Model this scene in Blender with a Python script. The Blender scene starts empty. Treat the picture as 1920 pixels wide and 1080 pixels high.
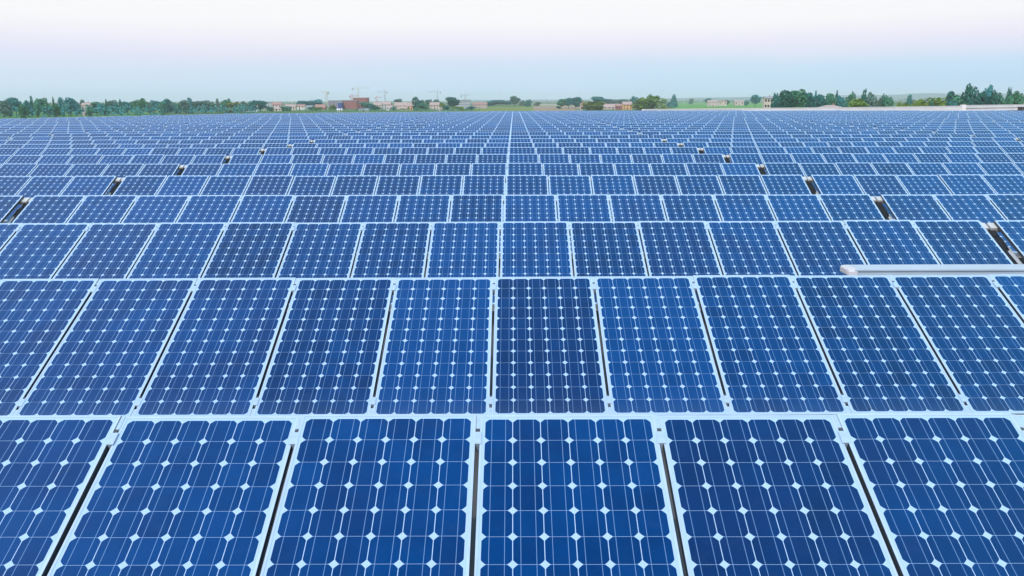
import bpy, bmesh, math, random
from mathutils import Vector, Matrix
R = math.radians
sc = bpy.context.scene
col = sc.collection

# ------------------------------------------------------------------ camera
F, PITCH, ROLL, YAW = 1560.48, 0.22243, -0.0033, -0.00316
ZT = 0.95                       # height of the panels' top edge over the roof deck
CX, CZ = 0.159, 0.95 + 1.4428
cam = bpy.data.cameras.new('camera'); co = bpy.data.objects.new('camera', cam); col.objects.link(co)
cam.sensor_width = 36; cam.lens = 36 * F / 1920; cam.clip_start = 0.05; cam.clip_end = 40000
CM = Matrix.Rotation(-YAW, 4, 'Z') @ Matrix.Rotation(R(90) - PITCH, 4, 'X') @ Matrix.Rotation(ROLL, 4, 'Z')
co.matrix_world = Matrix.Translation((CX, 0, CZ)) @ CM
sc.camera = co

def at(px, py, d):
    """point of the ray through photo pixel (1920 wide) at distance y = d"""
    v = CM.to_3x3() @ Vector((px - 960, -(py - 540), -F))
    return Vector((CX, 0, CZ)) + v * (d / v.y)

# ------------------------------------------------------------------ sky, sun, exposure
SUN_EL, SUN_AZ = R(48), R(200)          # azimuth clockwise from +Y: behind the camera, a little left
w = bpy.data.worlds.new('World'); sc.world = w; w.use_nodes = True
nt = w.node_tree; nt.nodes.clear(); N = nt.nodes; L = nt.links
def nd(tree, typ, **k):
    n = tree.nodes.new(typ)
    for a, b in k.items(): setattr(n, a, b)
    return n
out = nd(nt, 'ShaderNodeOutputWorld'); bg = nd(nt, 'ShaderNodeBackground'); L.new(bg.outputs[0], out.inputs[0])
sky = nd(nt, 'ShaderNodeTexSky', sky_type='NISHITA', sun_disc=False, sun_elevation=SUN_EL, sun_rotation=SUN_AZ)
sky.air_density = 1.3; sky.dust_density = 0.4; sky.ozone_density = 2.5
sk = nd(nt, 'ShaderNodeVectorMath', operation='SCALE'); sk.inputs['Scale'].default_value = 0.06
L.new(sky.outputs[0], sk.inputs[0])
geo = nd(nt, 'ShaderNodeTexCoord'); sep = nd(nt, 'ShaderNodeSeparateXYZ'); L.new(geo.outputs['Generated'], sep.inputs[0])
def wm(op, a, b=None, c=None):
    n = nd(nt, 'ShaderNodeMath', operation=op)
    for i, v in enumerate((a, b, c)):
        if v is None: continue
        if isinstance(v, (int, float)): n.inputs[i].default_value = v
        else: L.new(v, n.inputs[i])
    return n.outputs[0]
noi = nd(nt, 'ShaderNodeTexNoise'); noi.inputs['Scale'].default_value = 2.2; noi.inputs['Detail'].default_value = 3
mp = nd(nt, 'ShaderNodeMapping'); mp.inputs['Scale'].default_value = (1, 1, 7); L.new(geo.outputs['Generated'], mp.inputs[0]); L.new(mp.outputs[0], noi.inputs[0])
nz = wm('SUBTRACT', noi.outputs[0], .5)
el = wm('ADD', wm('MULTIPLY', wm('ARCSINE', sep.outputs[2]), 180 / math.pi), wm('MULTIPLY', nz, 1.6))
azf = wm('ADD', wm('ADD', wm('MULTIPLY', sep.outputs[0], .85), .5), wm('MULTIPLY', nz, .5))
def ramp(fac, stops):
    r = nd(nt, 'ShaderNodeValToRGB'); L.new(fac, r.inputs[0]); e = r.color_ramp.elements
    while len(e) < len(stops): e.new(.5)
    for q, (p, c) in zip(e, stops): q.position = p; q.color = (*c, 1)
    return r.outputs[0]
def lin(r, g, b, k=1.0):
    f = lambda x: ((x / 255 + .055) / 1.055) ** 2.4 if x > 10 else x / 255 / 12.92
    return (f(r) * k, f(g) * k, f(b) * k)
e10 = wm('DIVIDE', el, 10)
rl = ramp(e10, [(0, lin(208, 227, 250, 1.08)), (.18, lin(218, 229, 247)), (.29, lin(231, 229, 247)), (.39, lin(242, 238, 248)), (.49, lin(249, 247, 248)), (1, lin(252, 250, 249))])
rr = ramp(e10, [(0, lin(182, 216, 252, 1.10)), (.10, lin(184, 218, 248)), (.23, lin(198, 223, 247)), (.30, lin(225, 228, 246)), (.37, lin(237, 232, 247)), (.48, lin(247, 245, 247)), (1, lin(252, 250, 249))])
mx = nd(nt, 'ShaderNodeMix', data_type='RGBA'); mr = nd(nt, 'ShaderNodeClamp'); L.new(azf, mr.inputs[0]); L.new(mr.outputs[0], mx.inputs[0])
L.new(rl, mx.inputs[6]); L.new(rr, mx.inputs[7])
# the white veil of thin cloud is thick near the horizon and opens to blue overhead
vf = nd(nt, 'ShaderNodeMapRange', interpolation_type='SMOOTHSTEP'); L.new(el, vf.inputs[0])
vf.inputs[1].default_value = 14; vf.inputs[2].default_value = 44; vf.inputs[3].default_value = .97; vf.inputs[4].default_value = .02
m2 = nd(nt, 'ShaderNodeMix', data_type='RGBA'); L.new(vf.outputs[0], m2.inputs[0]); L.new(sk.outputs[0], m2.inputs[6]); L.new(mx.outputs[2], m2.inputs[7])
e90 = wm('DIVIDE', el, 90)  # blue bands above the view, added for the panels' reflections and fill
bL = ramp(e90, [(0, (0, 0, 0)), (.25, (0, 0, 0)), (.42, (.50, .74, 1.0)), (.58, (.44, .66, 1.0)), (.9, (.01, .04, .14)), (1, (0, .02, .09))])
bR = ramp(e90, [(0, (0, 0, 0)), (.25, (0, 0, 0)), (.42, (.24, .70, 1.0)), (.58, (.16, .64, 1.0)), (.9, (0, .06, .16)), (1, (0, .03, .10))])
mb_ = nd(nt, 'ShaderNodeMix', data_type='RGBA'); L.new(mr.outputs[0], mb_.inputs[0]); L.new(bL, mb_.inputs[6]); L.new(bR, mb_.inputs[7]); bl = mb_.outputs[2]
av = nd(nt, 'ShaderNodeVectorMath', operation='ADD'); L.new(m2.outputs[2], av.inputs[0]); L.new(bl, av.inputs[1])
L.new(av.outputs[0], bg.inputs[0]); bg.inputs[1].default_value = 1.08

sun = bpy.data.lights.new('sun', 'SUN'); sun.energy = 2.6; sun.angle = R(2.0); sun.color = (1, .97, .93)
so = bpy.data.objects.new('sun', sun); col.objects.link(so)
sd = Vector((math.sin(SUN_AZ) * math.cos(SUN_EL), math.cos(SUN_AZ) * math.cos(SUN_EL), math.sin(SUN_EL)))
so.rotation_euler = sd.to_track_quat('Z', 'Y').to_euler()
sc.view_settings.view_transform = 'Standard'; sc.view_settings.look = 'None'
sc.view_settings.exposure = 0; sc.view_settings.gamma = 1
sc.render.engine = 'CYCLES'
try:
    sc.cycles.volume_bounces = 1; sc.cycles.max_bounces = 6; sc.cycles.use_denoising = True
except Exception: pass

# ------------------------------------------------------------------ materials
def newmat(name):
    m = bpy.data.materials.new(name); m.use_nodes = True; t = m.node_tree
    return m, t, t.nodes['Principled BSDF']
def mathn(t, op, a, b=None, c=None):
    n = t.nodes.new('ShaderNodeMath'); n.operation = op
    for i, v in enumerate((a, b, c)):
        if v is None: continue
        if isinstance(v, (int, float)): n.inputs[i].default_value = v
        else: t.links.new(v, n.inputs[i])
    return n.outputs[0]
def mixc(t, fac, a, b, bt='MIX'):
    n = t.nodes.new('ShaderNodeMix'); n.data_type = 'RGBA'; n.blend_type = bt
    for i, v in ((0, fac), (6, a), (7, b)):
        if isinstance(v, (int, float)): n.inputs[i].default_value = v
        elif isinstance(v, tuple): n.inputs[i].default_value = (*v, 1)
        else: t.links.new(v, n.inputs[i])
    return n.outputs[2]
def noise(t, scale, detail=3, coord='Object', rough=.55, sc3=None):
    tc = t.nodes.new('ShaderNodeTexCoord'); n = t.nodes.new('ShaderNodeTexNoise')
    n.inputs['Scale'].default_value = scale; n.inputs['Detail'].default_value = detail; n.inputs['Roughness'].default_value = rough
    if sc3:
        mpn = t.nodes.new('ShaderNodeMapping'); mpn.inputs['Scale'].default_value = sc3
        t.links.new(tc.outputs[coord], mpn.inputs[0]); t.links.new(mpn.outputs[0], n.inputs[0])
    else: t.links.new(tc.outputs[coord], n.inputs[0])
    return n.outputs[0]
def rampn(t, fac, stops):
    r = t.nodes.new('ShaderNodeValToRGB'); t.links.new(fac, r.inputs[0]); e = r.color_ramp.elements
    while len(e) < len(stops): e.new(.5)
    for q, (p, c) in zip(e, stops): q.position = p; q.color = (*c, 1)
    return r.outputs[0]
def varied(name, c, var=.15, scale=3, rough=.6, metal=0, spec=.5, rnd=0):
    m, t, b = newmat(name)
    n = noise(t, scale)
    k1 = tuple(x * (1 - var) for x in c); k2 = tuple(min(1, x * (1 + var)) for x in c)
    cc = rampn(t, n, [(.3, k1), (.7, k2)])
    if rnd:
        oi = t.nodes.new('ShaderNodeObjectInfo')
        v = mathn(t, 'ADD', mathn(t, 'MULTIPLY', oi.outputs['Random'], 2 * rnd), 1 - rnd)
        s = t.nodes.new('ShaderNodeVectorMath'); s.operation = 'SCALE'; t.links.new(cc, s.inputs[0]); t.links.new(v, s.inputs['Scale']); cc = s.outputs[0]
    t.links.new(cc, b.inputs['Base Color'])
    b.inputs['Roughness'].default_value = rough; b.inputs['Metallic'].default_value = metal
    b.inputs['Specular IOR Level'].default_value = spec
    return m
M = {}
M['frame'] = varied('anodised_frame', (.45, .55, .68), .08, 9, .42, 0, .5, .04)
M['skirt'] = varied('frame_side_gap_shade', (.06, .075, .09), .1, 9, .6)  # near-black colour paints the shade between neighbouring panels
M['steel'] = varied('galvanised_steel', (.62, .64, .65), .12, 6, .5, .3)
M['clamp'] = varied('clamp_metal', (.44, .55, .66), .06, 20, .4, .1)
M['bolt'] = varied('bolt_steel', (.06, .06, .065), .2, 30, .5)
M['gapblack'] = varied('black_gap_filler', (.012, .011, .011), .3, 9, .6)  # for the strands added to blacken the table gaps
M['purlin'] = varied('purlin_metal', (.60, .57, .54), .1, 4, .5)
M['duct'] = varied('duct_metal', (.42, .49, .56), .06, 3, .4)
M['ductend'] = varied('duct_cap_plastic', (.60, .56, .56), .05, 9, .55)
M['deck'] = varied('roof_membrane', (.075, .07, .068), .3, .6, .9)
M['parapet'] = varied('pale_render', (.90, .83, .80), .07, .35, .85)
M['coping'] = varied('coping_stone', (.86, .80, .76), .05, .5, .8)
M['bark'] = varied('bark', (.10, .075, .05), .25, 4, .9)
M['white'] = varied('white_plaster', (.74, .72, .68), .06, .4, .8)
M['beige'] = varied('beige_plaster', (.62, .52, .42), .08, .4, .8)
M['yellow'] = varied('yellow_plaster', (.66, .48, .22), .08, .4, .8)
M['orange'] = varied('orange_plaster', (.66, .36, .16), .08, .4, .8)
M['pinkwall'] = varied('pink_plaster', (.56, .44, .40), .08, .4, .8)
M['redwall'] = varied('red_brickwork', (.36, .13, .11), .18, .8, .85)
M['mauve'] = varied('grey_mauve_cladding', (.30, .26, .32), .12, .4, .7)
M['greywall'] = varied('grey_plaster', (.42, .44, .46), .1, .4, .8)
M['tile'] = varied('terracotta_tile', (.38, .20, .16), .25, 2.5, .8)
M['palerooftile'] = varied('faded_terracotta_tile', (.44, .31, .27), .2, 2.5, .8)
M['greyroof'] = varied('grey_roofing', (.28, .29, .31), .15, 1, .8)
M['window'] = varied('dark_window_glass', (.03, .045, .06), .3, 2, .15)
M['blueglass'] = varied('blue_glazing', (.05, .08, .30), .2, 1, .2)
M['door'] = varied('brown_door', (.12, .07, .05), .2, 3, .6)
M['cranered'] = varied('red_crane_paint', (.55, .12, .12), .12, 1, .5)
M['craneyel'] = varied('pale_crane_paint', (.60, .56, .46), .1, 1, .5)
M['cranegrey'] = varied('grey_crane_paint', (.35, .37, .38), .1, 1, .5)
M['concrete'] = varied('counterweight_concrete', (.4, .4, .39), .15, 1, .8)
M['hvac'] = varied('dark_housing_paint', (.10, .07, .075), .15, 2, .6)
M['louvre'] = varied('louvre_metal', (.30, .30, .31), .1, 8, .5)

def foliage(name, c1, c2, c3):
    m, t, b = newmat(name)
    n = noise(t, .9, 4); n2 = noise(t, 6, 2)
    f = mathn(t, 'ADD', mathn(t, 'MULTIPLY', n, .65), mathn(t, 'MULTIPLY', n2, .35))
    cc = rampn(t, f, [(.36, c1), (.5, c2), (.66, c3)])
    oi = t.nodes.new('ShaderNodeObjectInfo'); hs = t.nodes.new('ShaderNodeHueSaturation')
    t.links.new(mathn(t, 'ADD', mathn(t, 'MULTIPLY', oi.outputs['Random'], .05), .475), hs.inputs['Hue'])
    t.links.new(mathn(t, 'ADD', mathn(t, 'MULTIPLY', oi.outputs['Random'], .5), 1.2), hs.inputs['Value'])
    t.links.new(cc, hs.inputs['Color']); t.links.new(hs.outputs[0], b.inputs['Base Color'])
    b.inputs['Roughness'].default_value = .7; b.inputs['Specular IOR Level'].default_value = .2
    return m
M['leaf'] = foliage('leaf_green', (.026, .105, .055), (.042, .155, .080), (.075, .215, .090))
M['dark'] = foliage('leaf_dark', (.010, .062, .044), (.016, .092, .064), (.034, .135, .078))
M['teal'] = foliage('leaf_blue_green', (.016, .105, .100), (.028, .150, .138), (.052, .195, .155))
M['olive'] = foliage('leaf_olive', (.065, .105, .010), (.115, .165, .014), (.180, .230, .028))
M['grey'] = foliage('leaf_grey_green', (.050, .100, .078), (.080, .145, .110), (.120, .190, .140))

# cells, busbars and white backsheet under glass; uv is measured in cells
def cellmat():
    m, t, b = newmat('solar_cells_under_glass')
    uv = t.nodes.new('ShaderNodeUVMap'); uv.uv_map = 'cells'
    s = t.nodes.new('ShaderNodeSeparateXYZ'); t.links.new(uv.outputs[0], s.inputs[0])
    U, V = s.outputs[0], s.outputs[1]
    # panels of the joined far mesh are offset by whole steps of 20 cells
    lu = mathn(t, 'SUBTRACT', mathn(t, 'FLOORED_MODULO', mathn(t, 'ADD', U, 5), 20), 5)
    pid = mathn(t, 'FLOOR', mathn(t, 'DIVIDE', mathn(t, 'ADD', U, 5), 20))
    fu = mathn(t, 'ABSOLUTE', mathn(t, 'SUBTRACT', mathn(t, 'FLOORED_MODULO', lu, 1), .5))
    fv = mathn(t, 'ABSOLUTE', mathn(t, 'SUBTRACT', mathn(t, 'FLOORED_MODULO', V, 1), .5))
    inr = mathn(t, 'MULTIPLY', mathn(t, 'LESS_THAN', mathn(t, 'ABSOLUTE', mathn(t, 'SUBTRACT', lu, 3)), 3),
                mathn(t, 'LESS_THAN', mathn(t, 'ABSOLUTE', mathn(t, 'SUBTRACT', V, 6)), 6))
    sq = mathn(t, 'LESS_THAN', mathn(t, 'MAXIMUM', mathn(t, 'ADD', fu, .004), mathn(t, 'SUBTRACT', fv, .004)), .4915)
    rr = mathn(t, 'LESS_THAN', mathn(t, 'SQRT', mathn(t, 'ADD', mathn(t, 'MULTIPLY', fu, fu), mathn(t, 'MULTIPLY', fv, fv))), .597)
    cell = mathn(t, 'MULTIPLY', mathn(t, 'MULTIPLY', sq, rr), inr)
    bus = mathn(t, 'MULTIPLY', mathn(t, 'LESS_THAN', mathn(t, 'ABSOLUTE', mathn(t, 'SUBTRACT', fu, .245)), .0105), inr)
    oi = t.nodes.new('ShaderNodeObjectInfo')
    seed = mathn(t, 'ADD', mathn(t, 'MULTIPLY', oi.outputs['Random'], 91.7), mathn(t, 'MULTIPLY', pid, 3.31))
    cx = t.nodes.new('ShaderNodeCombineXYZ'); t.links.new(mathn(t, 'FLOOR', lu), cx.inputs[0]); t.links.new(mathn(t, 'FLOOR', V), cx.inputs[1]); t.links.new(seed, cx.inputs[2])
    wn = t.nodes.new('ShaderNodeTexWhiteNoise'); wn.noise_dimensions = '3D'; t.links.new(cx.outputs[0], wn.inputs[0])
    wp = t.nodes.new('ShaderNodeTexWhiteNoise'); wp.noise_dimensions = '1D'; t.links.new(seed, wp.inputs['W'])
    # faint crystal clouding inside the cells
    cl = t.nodes.new('ShaderNodeTexNoise'); cl.inputs['Scale'].default_value = .8; cl.inputs['Detail'].default_value = 2
    ad = t.nodes.new('ShaderNodeVectorMath'); ad.operation = 'ADD'; t.links.new(uv.outputs[0], ad.inputs[0])
    c2 = t.nodes.new('ShaderNodeCombineXYZ'); t.links.new(seed, c2.inputs[2]); t.links.new(c2.outputs[0], ad.inputs[1]); t.links.new(ad.outputs[0], cl.inputs[0])
    f = mathn(t, 'ADD', mathn(t, 'ADD', mathn(t, 'MULTIPLY', wn.outputs[0], .24), mathn(t, 'MULTIPLY', wp.outputs[0], .50)), mathn(t, 'MULTIPLY', cl.outputs[0], .46))
    cc = rampn(t, f, [(.12, CELL[0]), (.45, CELL[1]), (.75, CELL[2]), (1.0, CELL[3])])
    # a few cells and panels lean to violet navy
    hv_ = t.nodes.new('ShaderNodeTexWhiteNoise'); hv_.noise_dimensions = '1D'; t.links.new(mathn(t, 'ADD', seed, 7.7), hv_.inputs['W'])
    cl2 = t.nodes.new('ShaderNodeTexNoise'); cl2.inputs['Scale'].default_value = .35; cl2.inputs['Detail'].default_value = 1; t.links.new(ad.outputs[0], cl2.inputs[0])
    vio = mathn(t, 'MULTIPLY', mathn(t, 'SUBTRACT', mathn(t, 'ADD', mathn(t, 'MULTIPLY', hv_.outputs[0], .6), cl2.outputs[0]), .72), 1.5)
    vn = t.nodes.new('ShaderNodeClamp'); t.links.new(vio, vn.inputs[0])
    cc = mixc(t, vn.outputs[0], cc, (.005, .026, .110))
    c1 = mixc(t, cell, BACK, cc)
    c3 = mixc(t, mathn(t, 'MULTIPLY', bus, .55), c1, (.24, .40, .66))
    # thin dust film and dried water marks, heavier towards the lower edge
    dn = t.nodes.new('ShaderNodeTexNoise'); dn.inputs['Scale'].default_value = 1.4; dn.inputs['Detail'].default_value = 6; dn.inputs['Roughness'].default_value = .7; t.links.new(ad.outputs[0], dn.inputs[0])
    low = mathn(t, 'MULTIPLY', mathn(t, 'POWER', mathn(t, 'MAXIMUM', mathn(t, 'DIVIDE', V, 12), 0.0), 14), .07)
    dust = mathn(t, 'ADD', mathn(t, 'MULTIPLY', mathn(t, 'MAXIMUM', mathn(t, 'SUBTRACT', dn.outputs[0], .52), 0), .07), low)
    c3 = mixc(t, dust, c3, (.30, .34, .36))
    t.links.new(c3, b.inputs['Base Color'])
    t.links.new(mathn(t, 'ADD', mathn(t, 'MULTIPLY', dn.outputs[0], .14), .05), b.inputs['Roughness']); b.inputs['IOR'].default_value = 1.47
    return m
CELL = [(.0004, .018, .076), (.0004, .031, .128), (.0004, .046, .178), (.002, .052, .20)]
BACK = (.41, .55, .75)
M['cells'] = cellmat()

# ------------------------------------------------------------------ helpers
def link(name, me, parent=None):
    o = bpy.data.objects.new(name, me); col.objects.link(o)
    if parent is not None: o.parent = parent
    return o
def empty(name, loc, rz=0):
    o = bpy.data.objects.new(name, None); col.objects.link(o); o.location = loc; o.rotation_euler = (0, 0, rz); o.empty_display_size = .2
    return o
def tag(o, label, cat, group=None, kind=None):
    o['label'] = label
    if cat: o['category'] = cat
    if group: o['group'] = group
    if kind: o['kind'] = kind
    return o
class MB:
    def __init__(s): s.v = []; s.f = []; s.m = []; s.uv = {}
    def quad(s, pts, mi=0, uv=None):
        b = len(s.v); s.v += [tuple(p) for p in pts]; s.f.append(tuple(range(b, b + len(pts)))); s.m.append(mi)
        if uv: s.uv[len(s.f) - 1] = uv
    def hexa(s, p, mi=0):      # p: 8 points, bottom 4 ccw then top 4 ccw
        b = len(s.v); s.v += [tuple(q) for q in p]
        for f in ((3, 2, 1, 0), (4, 5, 6, 7), (0, 1, 5, 4), (1, 2, 6, 5), (2, 3, 7, 6), (3, 0, 4, 7)):
            s.f.append(tuple(b + i for i in f)); s.m.append(mi)
    def box(s, x0, x1, y0, y1, z0, z1, mi=0, T=None):
        p = [Vector(q) for q in ((x0, y0, z0), (x1, y0, z0), (x1, y1, z0), (x0, y1, z0), (x0, y0, z1), (x1, y0, z1), (x1, y1, z1), (x0, y1, z1))]
        if T is not None: p = [T @ q for q in p]
        s.hexa(p, mi)
    def bar(s, a, b, r, mi=0, n=4):
        a = Vector(a); b = Vector(b); d = (b - a).normalized(); u = d.orthogonal().normalized(); w_ = d.cross(u); k = len(s.v)
        for c in (a, b):
            for i in range(n):
                t_ = 2 * math.pi * (i + .5) / n; s.v.append(tuple(c + (u * math.cos(t_) + w_ * math.sin(t_)) * r))
        for i in range(n):
            j = (i + 1) % n; s.f.append((k + i, k + j, k + n + j, k + n + i)); s.m.append(mi)
        s.f.append(tuple(k + i for i in range(n))[::-1]); s.m.append(mi); s.f.append(tuple(k + n + i for i in range(n))); s.m.append(mi)
    def mesh(s, name, mats):
        me = bpy.data.meshes.new(name); me.from_pydata(s.v, [], s.f)
        for m in (mats if isinstance(mats, (list, tuple)) else [mats]): me.materials.append(m)
        me.polygons.foreach_set('material_index', s.m)
        if s.uv:
            l = me.uv_layers.new(name='cells')
            for fi, uvs in s.uv.items():
                for li, c in zip(me.polygons[fi].loop_indices, uvs): l.data[li].uv = c
        me.update(); return me
    def build(s, name, mats, parent=None): return link(name, s.mesh(name, mats), parent)
def copy_tree(o, parent=None):
    c = o.copy(); col.objects.link(c); c.parent = parent
    for ch in list(o.children): copy_tree(ch, c)
    return c
ORD = ['zeroth', 'first', 'second', 'third', 'fourth', 'fifth', 'sixth', 'seventh', 'eighth', 'ninth', 'tenth', 'eleventh', 'twelfth', 'thirteenth', 'fourteenth', 'fifteenth', 'sixteenth', 'seventeenth', 'eighteenth', 'nineteenth', 'twentieth']
TENS = {2: 'twenty', 3: 'thirty', 4: 'forty', 5: 'fifty'}
def ordinal(n):
    if n <= 20: return ORD[n]
    if n % 10 == 0: return {30: 'thirtieth', 40: 'fortieth', 50: 'fiftieth'}[n]
    return TENS[n // 10] + '-' + ORD[n % 10]

# ------------------------------------------------------------------ the building whose roof carries the panels
GZ = -7.0                                      # terrain below the deck
LIM = [(-75, 42), (-45, 73), (-31.5, 99), (0, 114), (33, 112), (61, 102), (100, 84)]   # far rim of the panel field
def ylim(x):
    for (a, ya), (b, yb) in zip(LIM, LIM[1:]):
        if a <= x <= b: return ya + (yb - ya) * (x - a) / (b - a)
    return 0
deck_pts = [(-60, -14), (-62, 60), (-52, 82), (-34, 107), (18, 119), (52, 138), (125, 190), (150, -14)]
bld = empty('flat_roof_building', (40, 60, GZ))
tag(bld, 'pale flat roofed building whose roof carries the whole field of solar panels', 'building')
def local(p): return (p[0] - 40, p[1] - 60, p[2] - GZ)
mb = MB(); n = len(deck_pts)
mb.quad([local((x, y, 0)) for x, y in deck_pts][::-1] if False else [local((x, y, 0)) for x, y in deck_pts][::-1])
o = mb.build('roof', M['deck'], bld)
mb = MB()
for i in range(n):
    a, b = deck_pts[i], deck_pts[(i + 1) % n]
    mb.quad([local((a[0], a[1], GZ)), local((b[0], b[1], GZ)), local((b[0], b[1], -.01)), local((a[0], a[1], -.01))])
mb.build('wall', M['white'], bld)
def wallseg(a, b, h, t, name, cop):
    a = Vector((*a, 0)); b = Vector((*b, 0)); d = (b - a).normalized(); nn = Vector((d.y, -d.x, 0))
    mb = MB(); c = MB()
    def pr(m_, e0, e1, o0, o1, z0, z1):
        P = [a + d * e0 + nn * o0, b + d * e1 + nn * o0, b + d * e1 + nn * o1, a + d * e0 + nn * o1]
        m_.hexa([local((*p.xy, z0)) for p in P] + [local((*p.xy, z1)) for p in P])
    pr(mb, 0, 0, .02, .02 + t, .002, h); p_ = mb.build(name, M['parapet'], bld)
    if cop: pr(c, 0, 0, -.02, .06 + t, h, h + .09); c.build('coping', M['coping'], p_)
wallseg(deck_pts[4], deck_pts[5], .96, .25, 'parapet', True)
wallseg(deck_pts[5], (84.5, 161.2), .93, .25, 'parapet', True)
wallseg((85.8, 162.2), deck_pts[6], 1.04, .25, 'parapet', True)
wallseg(deck_pts[6], deck_pts[7], 1.04, .25, 'parapet', True)
for i in (0, 1, 2, 3): wallseg(deck_pts[i], deck_pts[i + 1], .28, .25, 'parapet', True)
_a, _b = Vector((85.8, 162.2, 0)), Vector((*deck_pts[6], 0)); _d = (_b - _a).normalized(); _n = Vector((_d.y, -_d.x, 0)); mb = MB()
P_ = [_a + _n * .275, _b + _n * .275, _b + _n * .35, _a + _n * .35]
mb.hexa([local((*p.xy, .52)) for p in P_] + [local((*p.xy, .60)) for p in P_]); mb.build('parapet_rail', M['louvre'], bld)
mb = MB(); x, y = 85.2, 161.7
mb.box(x - .38, x + .38, y - .5, y + .3, .003, 1.22, 0, Matrix.Translation((-40, -60, -GZ))); q = mb.build('parapet_pier', M['coping'], bld)

# ------------------------------------------------------------------ solar panels
W, PL, PW, C = .828, 1.58, .808, .1275
TILT = R(25.43); Y1, S = 3.6497, 3.18312
ct, st_ = math.cos(TILT), math.sin(TILT)
DZ = {1: (.0107, .00045), 2: (-.0058, .0028), 3: (.0033, .0002), 4: (-.0269, -.00145), 5: (0, -.0017), 6: (.0017, -.0019), 7: (.012, -.001), 8: (.019, -.0013), 10: (-.007, 0), 11: (-.007, 0)}
GAP = .17
def tab_start(j): return -9 + 16 * j           # first panel index of table j
def px0(idx):                                   # world x of the left edge of panel idx
    j = (idx + 9) // 16
    return idx * W + GAP * j
FH = .038
# local panel space: x 0..PW, s 0 (top edge) .. PL, n normal height; origin at the bottom edge centre
def P3(x, s, nn, ox=PW / 2, os=PL): return (x - ox, (os - s) * ct - nn * st_, (os - s) * st_ + nn * ct)
def panel_geo(fr, sh, base=(0, 0, 0), uo=0, mi=(0, 0, 1), simple=False, rot=0.0):
    bx, by, bz = base; a = .011
    def p(x, s, nn):
        q = P3(x, s, nn); return (q[0] + bx, q[1] + by, q[2] + bz + rot * q[0])
    X = (0, a, PW - a, PW); Sx = (0, a, PL - a, PL)
    for (x0, x1, s0, s1) in ((0, 3, 0, 1), (0, 3, 2, 3), (0, 1, 1, 2), (2, 3, 1, 2)):
        fr.quad([p(X[x0], Sx[s1], 0), p(X[x1], Sx[s1], 0), p(X[x1], Sx[s0], 0), p(X[x0], Sx[s0], 0)], mi[0])
    # outer skirts: front and back anodised, the long sides coloured dark as painted gap shade
    fr.quad([p(0, PL, -FH), p(PW, PL, -FH), p(PW, PL, 0), p(0, PL, 0)], mi[0])
    fr.quad([p(PW, 0, -FH), p(0, 0, -FH), p(0, 0, 0), p(PW, 0, 0)], mi[0])
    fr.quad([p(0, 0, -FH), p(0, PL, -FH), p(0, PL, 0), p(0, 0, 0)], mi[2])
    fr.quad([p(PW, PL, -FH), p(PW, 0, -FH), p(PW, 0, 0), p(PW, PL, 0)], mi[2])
    if not simple:      # the inner lip that drops to the glass
        g = -.0022
        for (x0, s0, x1, s1) in ((a, a, PW - a, a), (PW - a, a, PW - a, PL - a), (PW - a, PL - a, a, PL - a), (a, PL - a, a, a)):
            fr.quad([p(x0, s0, 0), p(x1, s1, 0), p(x1, s1, g), p(x0, s0, g)], mi[0])
    z = -.002 if not simple else -.001
    mu, mv = (PW - 6 * C) / 2, (PL - 12 * C) / 2
    q = [(a, PL - a), (PW - a, PL - a), (PW - a, a), (a, a)]
    sh.quad([p(x, s, z) for x, s in q], mi[1], [((x - mu) / C + uo, (s - mv) / C) for x, s in q])
    if not simple:
        q = q[::-1]
        fr.quad([p(x, s, -.008) for x, s in q], mi[0])
def rowz(r, x):
    d, sl = DZ.get(r, (0, 0)); rg = (abs(math.sin(r * 12.9898) * 43758.5453) % 1 - .5) * .03 if r not in DZ else 0
    return ZT - PL * st_ + d + rg + sl * x
def rowy(r): return Y1 + (r - 1) * S - PL * ct      # y of the bottom edge
def project(p):
    v = CM.to_3x3().transposed() @ (Vector(p) - Vector((CX, 0, CZ)))
    if v.z > -.05: return None
    return (960 + F * v.x / -v.z, 540 - F * v.y / -v.z)
def seen(r, idx):
    x0 = px0(idx); by, bz = rowy(r), rowz(r, x0 + PW / 2)
    # a panel counts as in view if any of its face above the row in front lies inside the frame
    lo = 0.0
    for i in range(5):
        for k in range(9):
            s = PL * k / 8 * (.72 if r > 2 else 1)
            q = P3(PW * i / 4, s, 0); pr = project((x0 + PW / 2 + q[0], by + q[1], bz + q[2]))
            if pr and 4 < pr[0] < 1916 and 0 < pr[1] < 1076: return True
    return False
NROW = 36
allp = [(r, i) for r in range(0, NROW + 1) for i in range(-72, 100) if rowy(r) + 1.45 < ylim(px0(i)) - .3 and abs(px0(i)) < 14 + r * S * .8 + (0 if r else 0)]
vis = [(r, i) for r, i in allp if r >= 1 and r <= 12 and seen(r, i)]
near = [q for q in vis if q[0] <= 10]
r11 = sorted([q for q in vis if q[0] == 11], key=lambda q: abs(px0(q[1]) - CX))
near += sorted(r11[:max(0, 300 - len(near))])
near = near[:300]; nearset = set(near)
fr, sh = MB(), MB(); panel_geo(fr, sh)
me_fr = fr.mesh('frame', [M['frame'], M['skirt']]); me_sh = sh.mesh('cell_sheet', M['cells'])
rng = random.Random(5)
proto = None
byrow = {}
for r, i in vis: byrow.setdefault(r, []).append(i)
for r in byrow: byrow[r].sort()
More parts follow.
